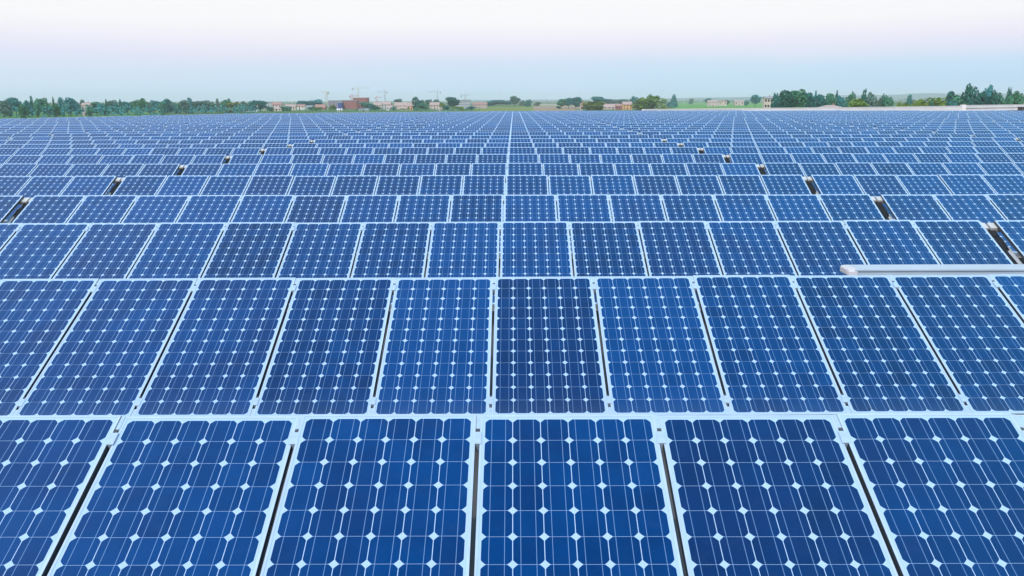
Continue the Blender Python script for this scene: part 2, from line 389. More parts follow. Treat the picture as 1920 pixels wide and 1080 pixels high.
for r, i in near:
    if proto is None:
        proto = empty('solar_panel', (0, 0, 0)); link('frame', me_fr, proto); link('cell_sheet', me_sh, proto); o = proto
    else: o = copy_tree(proto)
    xc = px0(i) + PW / 2
    o.location = (xc, rowy(r) + rng.uniform(-.0015, .0015), rowz(r, xc) + rng.uniform(-.0015, .0015))
    o.rotation_euler = (rng.uniform(-.004, .004), -DZ.get(r, (0, 0))[1] + rng.uniform(-.0008, .0008), 0)
    L_ = byrow[r]; k = L_.index(i) + 1; n_ = len(L_)
    if k <= (n_ + 1) // 2: w_ = '%s from the left edge' % ordinal(k) if k > 1 else 'at the left edge'
    else:
        k2 = n_ - k + 1; w_ = '%s from the right edge' % ordinal(k2) if k2 > 1 else 'at the right edge'
    rw = 'frontmost row' if r == 1 else '%s row from the front' % ordinal(r)
    tag(o, 'blue solar panel in the %s, %s' % (rw, w_), 'solar panel', 'solar panels in tilted rows across the roof')
far = MB(); k = 0
for r, i in allp:
    if (r, i) in nearset: continue
    xc = px0(i) + PW / 2; k += 1
    panel_geo(far, far, (xc, rowy(r), rowz(r, xc) + rng.uniform(-.003, .003)), 20 * (k % 97), (0, 1, 2), True, rng.uniform(-.002, .002))
    j = (i + 9) // 16
    if i == tab_start(j) or (i == -40):   # rail ends bridging to the next table at the gap
        for s in (.045, 1.5):
            q = P3(0, s, -FH - .03); T_ = Matrix.Translation((px0(i), rowy(r) + q[1], rowz(r, xc) + q[2]))
            far.box(-GAP, 0, -.03, .03, -.03, .03, 0, T_)
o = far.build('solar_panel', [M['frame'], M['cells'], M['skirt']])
tag(o, 'far rows of blue solar panels packed into one sheet towards the trees', 'solar panels', None, 'stuff')
print('panels', len(vis), len(near), k)

# ------------------------------------------------------------------ racks under the near rows
def rail_mesh(n_pan, s0, s1, ext0, ext1):
    m_ = MB(); X1 = n_pan * W - .02
    a = [P3(0, s, nn, 0) for s in (s1, s0) for nn in (-FH - .062, -FH - .002)]
    pts = []
    for x in (-ext0, X1 + ext1):
        pts.append([(x, a[0][1], a[0][2]), (x, a[1][1], a[1][2]), (x, a[3][1], a[3][2]), (x, a[2][1], a[2][2])])
    m_.hexa([pts[0][0], pts[1][0], pts[1][3], pts[0][3], pts[0][1], pts[1][1], pts[1][2], pts[0][2]])
    return m_.mesh('purlin', M['purlin'])
def rafter_mesh():
    m_ = MB(); pts = [P3(0, s, nn, 0) for s, nn in ((1.56, -FH - .165), (0.42, -FH - .165), (.42, -FH - .064), (1.56, -FH - .064))]
    m_.hexa([(-.03, *pts[0][1:]), (.03, *pts[0][1:]), (.03, *pts[1][1:]), (-.03, *pts[1][1:]), (-.03, *pts[3][1:]), (.03, *pts[3][1:]), (.03, *pts[2][1:]), (-.03, *pts[2][1:])])
    return m_.mesh('rafter', M['steel'])
def post_mesh(s):
    m_ = MB(); q = P3(0, s, -FH - .17, 0); zb = -(ZT - PL * st_) + .004
    m_.box(-.03, .03, q[1] - .025, q[1] + .025, zb, q[2] + .03); m_.box(-.10, .10, q[1] - .1, q[1] + .1, zb, zb + .016)
    return m_.mesh('post', M['steel'])
def clamp_mesh():
    m_ = MB()
    def bx_(x0, x1, s0, s1, n0, n1):
        p = [P3(x, s, nn, 0, 0) for nn in (n0, n1) for x, s in ((x0, s1), (x1, s1), (x1, s0), (x0, s0))]
        m_.hexa(p)
    bx_(-.018, .018, -.035, .035, .0006, .0045); bx_(-.008, .008, -.035, .035, -FH - .01, .0007)
    return m_
def cover_mesh():
    m_ = MB(); p = [P3(x, s, nn, 0, 0) for nn in (-.012, -.0015) for x, s in ((-.0098, .04), (.0098, .04), (.0098, -.04), (-.0098, -.04))]
    m_.hexa(p); return m_.mesh('joint_cover', M['clamp'])
cvm = cover_mesh()
def gap_filler_mesh():      # black strands added to darken the gap, from the upper purlin down
    m_ = MB(); rg = random.Random(3)
    for i in range(9):
        x = -.155 + .017 * i; pts = [Vector(P3(x + rg.uniform(-.004, .004), s_, -FH - .035 - .03 * (k % 2) * rg.random(), 0)) for k, s_ in enumerate((.09, .2, .32, .45 + rg.uniform(0, .1)))]
        if 2 < i < 7: pts += [Vector(P3(-.085 + (i - 4.5) * .016, s_, -FH - .05, 0)) for s_ in (.7, 1.0, 1.3, 1.52)]
        for a_, b_ in zip(pts, pts[1:]): m_.bar(a_, b_, .0105, 0, 6)
    return m_.mesh('dark_gap_filler', M['gapblack'])
cbm = gap_filler_mesh()
def bolt_mesh():
    m_ = MB(); q = Vector(P3(0, -.046, -.004, 0, 0)); q2 = Vector(P3(0, -.046, .0015, 0, 0)); m_.bar(q, q2, .0095, 0, 6); return m_.mesh('bolt', M['bolt'])
me_up = rail_mesh(16, .0, .115, .075, .085); me_lo = rail_mesh(16, 1.49, 1.575, .075, .085)
me_ra = rafter_mesh(); me_p1 = post_mesh(.25); me_p2 = post_mesh(1.3)
cmsh = clamp_mesh().mesh('clamp', M['clamp']); bme = bolt_mesh()
def sgap(s): q = P3(0, s, 0, 0); return (0, q[1], q[2])
side = {-2: 'beyond the second gap on the left', -1: 'left of the left gap', 0: 'between the two gaps', 1: 'right of the right gap', 2: 'beyond the second gap on the right'}
for r in range(1, 11):
    for j in (-1, 0, 1, 2, -2):
        a, b = tab_start(j), tab_start(j) + 15
        if not any((r, i) in nearset for i in range(a, b + 1)): continue
        x0 = px0(a)
        t_ = empty('mounting_rack', (x0, rowy(r), rowz(r, x0)))
        t_.rotation_euler = (0, -DZ.get(r, (0, 0))[1], 0)
        link('purlin', me_up, t_); link('purlin', me_lo, t_)
        if j > -2: link('dark_gap_filler', cbm, t_)
        for k in range(6):
            xx = -.06 if k == 0 else (16 * W + .04 if k == 5 else k * 16 * W / 5)
            for me in (me_ra, me_p1, me_p2):
                c = link(me.name.split('.')[0], me, t_); c.location = ((-.008 if k == 0 else (16 * W - .012 if k == 5 else xx)), 0, 0)
        if r <= 4:
            for k in range(1, 16):
                for s in (.142, 1.435):
                    c = link('clamp', cmsh, t_); q = sgap(s); c.location = (k * W - .01, q[1], q[2])
                    bo = link('bolt', bme, c)
                for s in (.042, 1.54):
                    c = link('joint_cover', cvm, t_); q = sgap(s); c.location = (k * W - .01, q[1], q[2])
        rw = 'frontmost row' if r == 1 else '%s row from the front' % ordinal(r)
        tag(t_, 'metal rack under the %s, %s' % (rw, side[j]), 'mounting rack', 'metal racks that hold the panel rows')

# ------------------------------------------------------------------ cable duct behind the second row
pA = at(1574, 497, 7.08)
dy0, dy1, dz1 = 6.885, 7.085, pA.z; dz0 = dz1 - .055; x0, x1 = pA.x, px0(6) + PW + .1
du = empty('cable_duct', ((x0 + x1) / 2, 6.985, dz0)); ox = (x0 + x1) / 2
tag(du, 'long pale metal cable duct with rounded end lying behind the second panel row', 'cable duct')
T_ = Matrix.Translation((-ox, -6.985, -dz0))
mb = MB(); mb.box(x0 + .06, x1, dy0, dy1, dz0, dz1 - .012, 0, T_); mb.build('channel', M['duct'], du)
mb = MB(); mb.box(x0 + .055, x1, dy0 - .012, dy1 + .012, dz1 - .012, dz1, 0, T_); mb.build('lid', M['duct'], du)
mb = MB()   # the rounded end cap
prof = [(dy0 - .015, dz0 - .004), (dy1 + .015, dz0 - .004), (dy1 + .015, dz1 - .018), (dy1 - .01, dz1 + .003), (dy0 + .01, dz1 + .003), (dy0 - .015, dz1 - .018)]
rings = []
for xx, k in ((x0 + .075, 1), (x0 + .03, 1), (x0 + .008, .86), (x0, .6)):
    cy_, cz_ = 6.985, (dz0 + dz1) / 2
    rings.append([(xx - ox, (cy_ + (y - cy_) * k) - 6.985, (cz_ + (z - cz_) * k) - dz0) for y, z in prof])
for a, b in zip(rings, rings[1:]):
    for i in range(6): mb.quad([a[i], a[(i + 1) % 6], b[(i + 1) % 6], b[i]])
mb.quad(rings[-1]); mb.quad(rings[0][::-1]); mb.build('end_cap', M['ductend'], du)
for xx in (x0 + .35, x0 + 1.6, x0 + 2.9):
    mb = MB(); mb.box(xx - .02, xx + .02, 6.84, 7.06, dz0 - .045, dz0 - .002, 0, T_)
    mb.box(xx - .02, xx + .02, 7.02, 7.06, -dz0 * 0 + .004, dz0 - .045, 0, T_); mb.build('bracket', M['steel'], du)

# dark ventilation housing on the roof at the right edge of the picture
c0 = at(1916, 211, 120)
hv = empty('vent_housing', (c0.x + .6, 120, 0)); tag(hv, 'small dark ventilation housing on the roof at the far right edge', 'vent')
mb = MB(); mb.box(-.9, .9, -.6, .6, .003, 1.15); mb.build('casing', M['hvac'], hv)
mb = MB()
for k in range(5): mb.box(-.75, .75, -.64, -.602, .25 + k * .16, .33 + k * .16)
mb.build('louvre', M['louvre'], hv)
mb = MB(); mb.box(-1.0, 1.0, -.7, .7, 1.15, 1.22); mb.build('cap', M['louvre'], hv)

# ------------------------------------------------------------------ terrain, fields, hills
m, t, b = newmat('meadow_ground')
n1 = noise(t, .012, 6, 'Object'); n2 = noise(t, .3, 3, 'Object')
vo = t.nodes.new('ShaderNodeTexVoronoi'); vo.inputs['Scale'].default_value = .0035
tc = t.nodes.new('ShaderNodeTexCoord'); mpn = t.nodes.new('ShaderNodeMapping'); mpn.inputs['Scale'].default_value = (1, .55, 1); mpn.inputs['Rotation'].default_value = (0, 0, .3)
t.links.new(tc.outputs['Object'], mpn.inputs[0]); t.links.new(mpn.outputs[0], vo.inputs[0])
base = rampn(t, n1, [(.35, (.06, .12, .03)), (.5, (.10, .17, .045)), (.65, (.16, .18, .07))])
fld = rampn(t, vo.outputs['Color'], [(.2, (.07, .15, .035)), (.5, (.12, .20, .05)), (.8, (.24, .20, .10))])
c_ = mixc(t, .6, base, fld); c_ = mixc(t, mathn(t, 'MULTIPLY', n2, .35), c_, (.03, .05, .015))
t.links.new(c_, b.inputs['Base Color']); b.inputs['Roughness'].default_value = .95; b.inputs['Specular IOR Level'].default_value = .1
M['ground'] = m
mb = MB(); nseg = 64; RR = 16000
mb.quad([(RR * math.cos(2 * math.pi * i / nseg), RR * math.sin(2 * math.pi * i / nseg), GZ) for i in range(nseg)])
g = mb.build('ground', M['ground']); g['kind'] = 'structure'; g['label'] = 'green countryside around the roof'
def field(name, c, px0_, px1_, ya, yb, label):
    m_ = varied(name + '_crop', c, .14, .02, .95, 0, .1)
    yh = lambda px: 187.0 - (px - 960) * -.0033 * 0 + (960 - px) * .0033
    H = CZ - GZ - .06
    f_ = lambda px, y: at(px, y, F / math.cos(0) * H / max(.8, (y - yh(px))))
    pts = []
    for px, y in ((px0_, yb), (px1_, yb), (px1_, ya), (px0_, ya)):
        d = 100.0; v = CM.to_3x3() @ Vector((px - 960, -(y - 540), -F)); k_ = -(CZ - GZ - .06) / v.z
        p = Vector((CX, 0, CZ)) + v * k_; pts.append((p.x, p.y, GZ + .06))
    mb = MB(); mb.quad(pts); o = mb.build('field', m_); o['kind'] = 'structure'; o['label'] = label; return o
field('bright_green', (.11, .27, .055), 1262, 1560, 193, 212, 'bright green field behind the far right rim of panels')
field('yellow_green', (.17, .21, .05), 890, 1000, 200.5, 215, 'yellow green field behind the centre of the panels')
field('tan', (.30, .22, .14), 1000, 1092, 198.5, 215, 'tan field beside the yellow green field')
field('pale_tan', (.34, .32, .22), 985, 1160, 195, 198, 'pale strip of field below the far grey trees')
field('grass_left', (.09, .20, .04), -120, 300, 209, 232, 'strip of grass in front of the left tree line')
# hills: a long low ridge far away, higher to the right
def ridge(d, prof_, name, c):
    m_ = varied(name, c, .2, .004, .95, 0, .1)
    mb = MB(); xs = sorted(prof_)
    fine = []
    for (a, ya), (b_, yb) in zip(xs, xs[1:]):
        for k in range(8):
            t_ = k / 8; s_ = t_ * t_ * (3 - 2 * t_); fine.append((a + (b_ - a) * t_, ya + (yb - ya) * s_ + random.Random(int(a * 7 + k)).uniform(-.35, .35)))
    fine.append(xs[-1])
    for (a, ya), (b_, yb) in zip(fine, fine[1:]):
        A, B = at(a, ya, d), at(b_, yb, d)
        for (dy0_, z0, dy1_, z1) in ((-700, 0, -350, .6), (-350, .6, 0, 1), (0, 1, 900, 0)):
            def pt(Pq, dy, z): return (Pq.x, Pq.y + dy, GZ + .05 + max(0, Pq.z - GZ) * z)
            mb.quad([pt(A, dy0_, z0), pt(B, dy0_, z0), pt(B, dy1_, z1), pt(A, dy1_, z1)])
    o = mb.build('hills', m_); o['kind'] = 'structure'; o['label'] = 'low blue hills on the horizon'
ridge(6200, [(880, 188), (1000, 187), (1120, 186.5), (1250, 184), (1400, 182), (1520, 179.5), (1660, 178), (1740, 174.5), (1830, 176), (1960, 175), (2100, 178), (2300, 183)], 'wooded_hill', (.05, .10, .06))

# ------------------------------------------------------------------ trees
def crown_pts(kind, rg):
    """list of (centre, radius vector) lobes in a unit tree: height 1, width 1"""
    lob = []
    if kind == 'broad':
        for i in range(11):
            a = rg.uniform(0, 6.28); rr_ = rg.uniform(.05, .30); z = rg.uniform(.16, .84)
            k = 1 - abs(z - .5) * .7
            lob.append(((math.cos(a) * rr_ * k, math.sin(a) * rr_ * k, z), (rg.uniform(.13, .22), rg.uniform(.13, .22), rg.uniform(.10, .16))))
        lob.append(((0, 0, .55), (.3, .3, .3)))
    elif kind == 'cone':
        for i in range(12):
            z = .10 + .84 * i / 12; k = (1 - z) ** .8 * .46 + .03
            lob.append(((rg.uniform(-.03, .03), rg.uniform(-.03, .03), z), (k * rg.uniform(.85, 1.1), k * rg.uniform(.85, 1.1), .07)))
    elif kind == 'spire':
        for i in range(10):
            z = .08 + .86 * i / 10; k = .46 * math.sin(math.pi * min(1, .18 + z * .80)) ** .7 + .02
            lob.append(((rg.uniform(-.06, .06), rg.uniform(-.06, .06), z), (k, k, .08)))
    elif kind == 'bush':
        for i in range(13):
            a = rg.uniform(0, 6.28); rr_ = rg.uniform(.05, .34); z = rg.uniform(.12, .72)
            lob.append(((math.cos(a) * rr_, math.sin(a) * rr_, z), (rg.uniform(.12, .2), rg.uniform(.12, .2), rg.uniform(.16, .26))))
    elif kind == 'ragged':
        for i in range(15):
            a = rg.uniform(0, 6.28); rr_ = rg.uniform(.0, .38); z = rg.uniform(.15, .70) * (1.15 - rr_ * .8)
            lob.append(((math.cos(a) * rr_, math.sin(a) * rr_, z), (rg.uniform(.09, .16), rg.uniform(.09, .16), rg.uniform(.12, .2))))
        for i in range(5):
            a = rg.uniform(0, 6.28); rr_ = rg.uniform(.0, .2); lob.append(((math.cos(a) * rr_, math.sin(a) * rr_, rg.uniform(.78, .88)), (.05, .05, .13)))
    return lob
def crown_mesh(kind, seed, nleaf, ls, mat):
    rg = random.Random(seed); lob = crown_pts(kind, rg); mb = MB()
    wts = [(a[0] * a[1] * a[2]) ** .6 for _, a in lob]
    for i in range(nleaf):
        (c, a) = rg.choices(lob, wts)[0]
        while True:
            v = Vector((rg.uniform(-1, 1), rg.uniform(-1, 1), rg.uniform(-1, 1)))
            if .3 < v.length < 1: break
        v = v.normalized() * v.length ** .5
        p = Vector((c[0] + v.x * a[0], c[1] + v.y * a[1], c[2] + v.z * a[2]))
        if p.z < .02: p.z = .02 + rg.random() * .05
        s = ls * rg.uniform(.6, 1.35)
        nrm = (v + Vector((rg.uniform(-.7, .7), rg.uniform(-.7, .7), rg.uniform(-.2, .9)))).normalized()
        u = nrm.orthogonal().normalized(); u = Matrix.Rotation(rg.uniform(0, 6.28), 3, nrm) @ u; w_ = nrm.cross(u)
        bend = nrm * s * .25
        A, B, C_, D = p - u * s - bend, p + w_ * s * .62, p + u * s - bend, p - w_ * s * .62
        mb.quad([A, D, C_]); mb.quad([A, C_, B])
    zt = max(v[2] for v in mb.v); mb.v = [(x, y, z / zt) for x, y, z in mb.v]
    wd = max(abs(v[0]) for v in mb.v) * 2; mb.v = [(x / wd, y / wd, z) for x, y, z in mb.v]
    return mb.mesh('crown', mat)
def trunk_mesh(seed, low):
    rg = random.Random(seed); mb = MB(); n_ = 6
    prev = None
    def cyl(a, b, ra, rb):
        k = len(mb.v); a = Vector(a); b = Vector(b); d = (b - a).normalized(); u = d.orthogonal().normalized(); w_ = d.cross(u)
        for c, r_ in ((a, ra), (b, rb)):
            for i in range(n_):
                t_ = 6.283 * i / n_; mb.v.append(tuple(c + (u * math.cos(t_) + w_ * math.sin(t_)) * r_))
        for i in range(n_): mb.f.append((k + i, k + (i + 1) % n_, k + n_ + (i + 1) % n_, k + n_ + i)); mb.m.append(0)
    cyl((0, 0, -.01), (.01, 0, .3), .035, .025); cyl((.01, 0, .3), (0, .01, .75), .025, .008)
    for i in range(5):
        a = rg.uniform(0, 6.28); z = rg.uniform(.2, .5); cyl((0, 0, z), (math.cos(a) * .25, math.sin(a) * .25, z + .22), .014, .005)
    return mb.mesh('trunk', M['bark'])
CR = {}
def get_crown(kind, matn, var):
    k = (kind, matn, var)
    if k not in CR:
        nl = {'broad': 1300, 'cone': 600, 'spire': 520, 'bush': 850, 'ragged': 1100}[kind]
        ls = {'broad': .05, 'cone': .062, 'spire': .075, 'bush': .055, 'ragged': .042}[kind]
        CR[k] = crown_mesh(kind, hash((kind, var)) % 1000 if False else (len(kind) * 31 + var * 7 + len(matn)), nl, ls, M[matn])
    return CR[k]
TRK = [trunk_mesh(s, 0) for s in range(3)]
NM = {'broad': 'broadleaf_tree', 'cone': 'conifer_tree', 'spire': 'cypress_tree', 'bush': 'bush', 'ragged': 'spiky_bush'}
CT = {'broad': 'tree', 'cone': 'tree', 'spire': 'tree', 'bush': 'bush', 'ragged': 'bush'}
rt = random.Random(77)
def tree(x, top, wpx, d, kind, matn, label, group=None):
    P = at(x, top, d); h = P.z - GZ; wd = wpx * d / F
    o = empty(NM[kind], (P.x, P.y, GZ), rt.uniform(0, 6.28) if abs(wpx) > 0 else 0)
    c = link('crown', get_crown(kind, matn, rt.randrange(3)), o); c.scale = (wd * 1.08, wd * 1.08, h)
    tk = link('trunk', TRK[rt.randrange(3)], o); tk.scale = (h * .7, h * .7, h)
    tag(o, label, CT[kind], group)
    return o
ADJ = {'leaf': 'green', 'dark': 'dark green', 'teal': 'blue green', 'olive': 'olive green', 'grey': 'grey green'}
KW = {'broad': 'round headed tree', 'cone': 'pointed conifer', 'spire': 'narrow spire shaped tree', 'bush': 'low bushy tree', 'ragged': 'ragged bush'}
# left tree line: x, top y, width px, kind, material
LT = [(3, 187, 16, 'broad', 'grey'), (14, 184, 12, 'broad', 'teal'), (27, 182, 17, 'broad', 'teal'), (40, 195, 14, 'bush', 'leaf'), (50, 187, 16, 'broad', 'teal'),
      (57.5, 178, 5, 'spire', 'teal'), (67, 183.5, 12, 'broad', 'leaf'), (79, 183, 14, 'broad', 'leaf'), (90, 192, 14, 'bush', 'leaf'), (98.5, 179.5, 6, 'cone', 'dark'),
      (105, 192, 10, 'bush', 'leaf'), (113, 181, 11, 'spire', 'teal'), (129, 182, 15, 'broad', 'teal'), (142, 189, 13, 'broad', 'teal'), (154, 186, 9, 'spire', 'grey'),
      (168, 195, 14, 'bush', 'leaf'), (179, 190.5, 16, 'broad', 'leaf'), (190, 191, 11, 'bush', 'teal'), (198, 184.5, 7, 'cone', 'dark'), (210, 187, 13, 'broad', 'grey'), (219, 190, 9, 'bush', 'teal'),
      (224.5, 184.5, 8, 'cone', 'dark'), (237, 190, 15, 'broad', 'teal'), (247, 189, 11, 'broad', 'leaf'), (260, 183.5, 22, 'broad', 'leaf'), (277, 189, 13, 'broad', 'grey'), (290, 187.5, 13, 'broad', 'teal'),
      (302, 190, 12, 'bush', 'leaf'), (312, 184.5, 27, 'broad', 'teal'), (332, 190, 14, 'bush', 'leaf'), (346, 187, 15, 'broad', 'grey'), (355, 182, 9, 'spire', 'teal'), (366, 189, 15, 'broad', 'grey'),
      (383, 188, 20, 'broad', 'grey'), (396, 190, 13, 'broad', 'leaf'), (407, 184, 10, 'cone', 'grey'), (417, 187, 10, 'broad', 'leaf'), (425, 184, 13, 'broad', 'leaf'), (434, 190, 36, 'bush', 'olive'), (456, 189, 15, 'broad', 'grey'), (472, 187, 19, 'broad', 'teal'), (488, 188, 17, 'broad', 'teal')]
GL = 'trees of the left tree line'
for k, (x, top, wp, kd, mt) in enumerate(LT):
    d = 470 + .48 * x + (k % 3) * 22 - (30 if kd == 'bush' else 0)
    # true 1-based place from the left in the line
    tree(x, top, wp * (1.35 if kd == 'broad' else 1.35), d, kd, mt, '%s %s, %s tree from the left in the left tree line' % (ADJ[mt], KW[kd], ordinal(k + 1)), GL)
# centre and right trees, each with a label of its own
TR = [
 (540, 199, 15, 770, 'bush', 'leaf', 'low green bush between the two leftmost pink roofed houses'),
 (571, 188.5, 26, 1000, 'broad', 'teal', 'left half of the blue green tree clump behind the pink roofed houses'),
 (589, 186, 30, 1010, 'broad', 'teal', 'taller right tree of the blue green clump behind the pink roofed houses'),
 (583, 199, 16, 790, 'bush', 'leaf', 'low green bush in front of the blue green clump'),
 (596, 200, 14, 780, 'bush', 'olive', 'small olive bush just left of the pale lattice mast'),
 (622, 196, 12, 800, 'bush', 'olive', 'small olive bush just right of the pale lattice mast'),
 (507, 199, 12, 760, 'bush', 'leaf', 'small bush right of the beige house near the left tree line'),
 (531, 199, 9, 770, 'bush', 'leaf', 'narrow bush right of the low red roofed house'),
 (686, 191, 20, 830, 'broad', 'leaf', 'green tree against the right end of the red brick block'),
 (696, 196, 16, 800, 'bush', 'teal', 'low blue green bush right of the red brick block'),
 (747, 185, 12, 1050, 'broad', 'grey', 'small round grey green tree above the pink roofs'),
 (705, 199, 18, 800, 'bush', 'leaf', 'bush before the left end of the pale village houses'),
 (737, 200, 10, 790, 'bush', 'teal', 'small bush in front of the pale village houses'),
 (779, 181, 13, 800, 'spire', 'dark', 'tall dark tree beside the yellow house'),
 (788, 187, 11, 810, 'broad', 'dark', 'shorter dark tree hugging the tall dark one by the yellow house'),
 (794, 192, 20, 780, 'bush', 'leaf', 'wide green bush right of the tall dark tree'),
 (804, 186, 10, 1050, 'broad', 'grey', 'small faint tree above the wide green bush'),
 (817, 186, 12, 1050, 'broad', 'grey', 'small faint tree above the pink and white house'),
 (829, 192, 10, 800, 'spire', 'olive', 'narrow olive tree right of the pink and white house'),
 (849, 181.5, 21, 800, 'broad', 'dark', 'round dark green tree standing alone right of the pink and white house'),
 (838, 197, 14, 790, 'bush', 'teal', 'dark low bush at the left foot of the lone round tree'),
 (862, 199, 18, 780, 'bush', 'olive', 'low olive bush at the right foot of the lone round tree'),
 (884, 199, 14, 800, 'bush', 'teal', 'low bush before the pinkish distant terrace'),
 (920, 188, 24, 1300, 'broad', 'teal', 'blue green tree at the left end of the far copse behind the yellow green field'),
 (938, 187, 26, 1300, 'broad', 'teal', 'middle tree of the far copse behind the yellow green field'),
 (952, 189, 18, 1300, 'broad', 'teal', 'right tree of the far copse behind the yellow green field'),
 (965, 179.5, 17, 1100, 'broad', 'grey', 'tall grey green tree standing out at the centre of the horizon'),
 (979, 188, 12, 1300, 'broad', 'grey', 'small tree just right of the tall grey green centre tree'),
 (990, 186, 12, 1100, 'broad', 'teal', 'second small dark tree right of the tall grey green centre tree'),
 (1008, 190.5, 10, 1200, 'bush', 'grey', 'low grey tree at the left of the pale field strip'),
 (1053, 185, 16, 900, 'broad', 'leaf', 'left tree of the blue green clump beside the tan field'),
 (1066, 183, 20, 920, 'broad', 'teal', 'middle tree of the blue green clump beside the tan field'),
 (1079, 181.5, 19, 930, 'broad', 'teal', 'tallest right tree of the blue green clump beside the tan field'),
 (1048, 198, 10, 880, 'bush', 'leaf', 'low bush at the left foot of the clump beside the tan field'),
 (1124, 180.5, 24, 1000, 'broad', 'teal', 'blue green tree rising behind the left olive bush'),
 (1116, 189, 40, 760, 'bush', 'olive', 'wide round olive bush right of the red pole'),
 (1150, 185, 30, 1100, 'broad', 'grey', 'grey green tree behind the red roofed house'),
 (1172, 186, 20, 1100, 'broad', 'grey', 'grey green tree behind the orange walled house'),
 (1192, 179.5, 16, 950, 'broad', 'teal', 'dark tree just left of the large spiky olive bush'),
 (1203, 184, 34, 760, 'bush', 'olive', 'low left shoulder bush of the large spiky olive bush'),
 (1226, 176, 52, 740, 'ragged', 'olive', 'large spiky olive bush, the biggest in the middle of the horizon'),
 (1264, 176, 15, 980, 'cone', 'teal', 'pointed blue green tree right of the large spiky olive bush'),
 (1256, 190, 12, 1000, 'bush', 'teal', 'low bush at the foot of the pointed blue green tree'),
 (1296, 184, 8, 1500, 'broad', 'grey', 'tiny faint tree above the left of the bright green field'),
 (1328, 184, 12, 1400, 'broad', 'teal', 'small tree above the leftmost house on the bright green field'),
 (1364, 187, 10, 1250, 'bush', 'teal', 'small tree between the houses on the bright green field'),
 (1400, 187, 9, 1200, 'broad', 'teal', 'small round tree left of the lone field tree'),
 (1417, 177, 18, 1000, 'broad', 'teal', 'lone round tree at the right end of the bright green field'),
 (1455, 173, 13, 420, 'spire', 'dark', 'dark narrow tree at the left end of the dense dark block'),
 (1465, 174, 11, 430, 'spire', 'dark', 'second dark narrow tree of the dense dark block'),
 (1478, 168, 22, 410, 'broad', 'dark', 'broad dark tree forming the left top of the dense dark block'),
 (1494, 166.5, 26, 415, 'broad', 'leaf', 'tallest broad tree in the middle of the dense dark block'),
 (1508, 172, 13, 425, 'spire', 'dark', 'slim dark tree right of the tallest tree of the dense block'),
 (1519, 173, 18, 430, 'broad', 'teal', 'blue green tree in the right half of the dense block'),
 (1530, 168, 9, 440, 'cone', 'teal', 'pointed dark tip rising from the right half of the dense block'),
 (1541, 176, 17, 430, 'broad', 'teal', 'rounded tree at the right end of the dense block'),
 (1560, 174, 15, 450, 'broad', 'leaf', 'green tree left of the pointed one over the pink hipped roof'),
 (1570, 168, 9, 455, 'cone', 'dark', 'dark pointed tree over the pink hipped roof'),
 (1579, 178, 17, 450, 'broad', 'teal', 'blue green tree at the right end over the pink hipped roof'),
 (1594, 176, 14, 520, 'broad', 'leaf', 'pale green tree left of the thin grey topped one'),
 (1602, 170, 9, 520, 'broad', 'grey', 'thin grey topped tree left of the black green spire'),
 (1604, 184, 34, 400, 'bush', 'olive', 'yellow olive bush below the thin grey topped tree'),
 (1622, 164, 9, 410, 'spire', 'dark', 'black green spire, narrowest and tallest tree of its clump'),
 (1636, 171.5, 20, 420, 'broad', 'grey', 'round tree directly right of the black green spire'),
 (1648, 180, 14, 400, 'bush', 'grey', 'grey bush between the spire clump and the dark green tree'),
 (1657, 173.5, 10, 425, 'cone', 'teal', 'pointed tree over the dark green tree right of the spire clump'),
 (1667, 177, 22, 400, 'broad', 'leaf', 'dark green tree that ends the clump right of the spire'),
 (1690, 190, 24, 380, 'bush', 'olive', 'low olive bush left of the small isolated tree'),
 (1706, 176, 9, 600, 'spire', 'teal', 'small isolated blue green tree against the blue hills'),
 (1722, 187, 26, 390, 'bush', 'olive', 'low olive bush right of the small isolated tree'),
 (1742, 182, 28, 400, 'bush', 'olive', 'olive bush at the middle of the right hedge'),
 (1749, 184, 10, 395, 'bush', 'leaf', 'bright green bush inside the right hedge'),
 (1766, 182, 26, 400, 'bush', 'olive', 'yellowish bush of the right hedge under the round dark tree'),
 (1784, 170, 19, 460, 'broad', 'dark', 'round dark tree standing above the right hedge'),
 (1786, 188, 20, 380, 'bush', 'teal', 'blue green bush under the round dark tree'),
 (1804, 177, 28, 420, 'bush', 'leaf', 'green bush at the left foot of the tallest right tree'),
 (1826, 155, 26, 360, 'broad', 'dark', 'tallest tree of the right group'),
 (1853, 158, 20, 370, 'broad', 'teal', 'second tallest tree of the right group'),
 (1842, 172, 22, 365, 'broad', 'dark', 'lower dark tree between the two tallest right trees'),
 (1872, 167.5, 22, 360, 'broad', 'dark', 'rounded dark tree right of the two tallest right trees'),
 (1894, 162, 9, 370, 'spire', 'dark', 'narrow spire near the right edge of the photo'),
 (1886, 178, 18, 355, 'bush', 'leaf', 'bush at the left foot of the spire near the right edge'),
 (1911, 169, 28, 365, 'broad', 'leaf', 'green tree at the right edge of the photo'),
]
for (x, top, wp, d, kd, mt, lb) in TR:
    tree(x, top, wp * (1.32 if kd in ('broad', 'bush') else 1.3), d, kd, mt, lb)
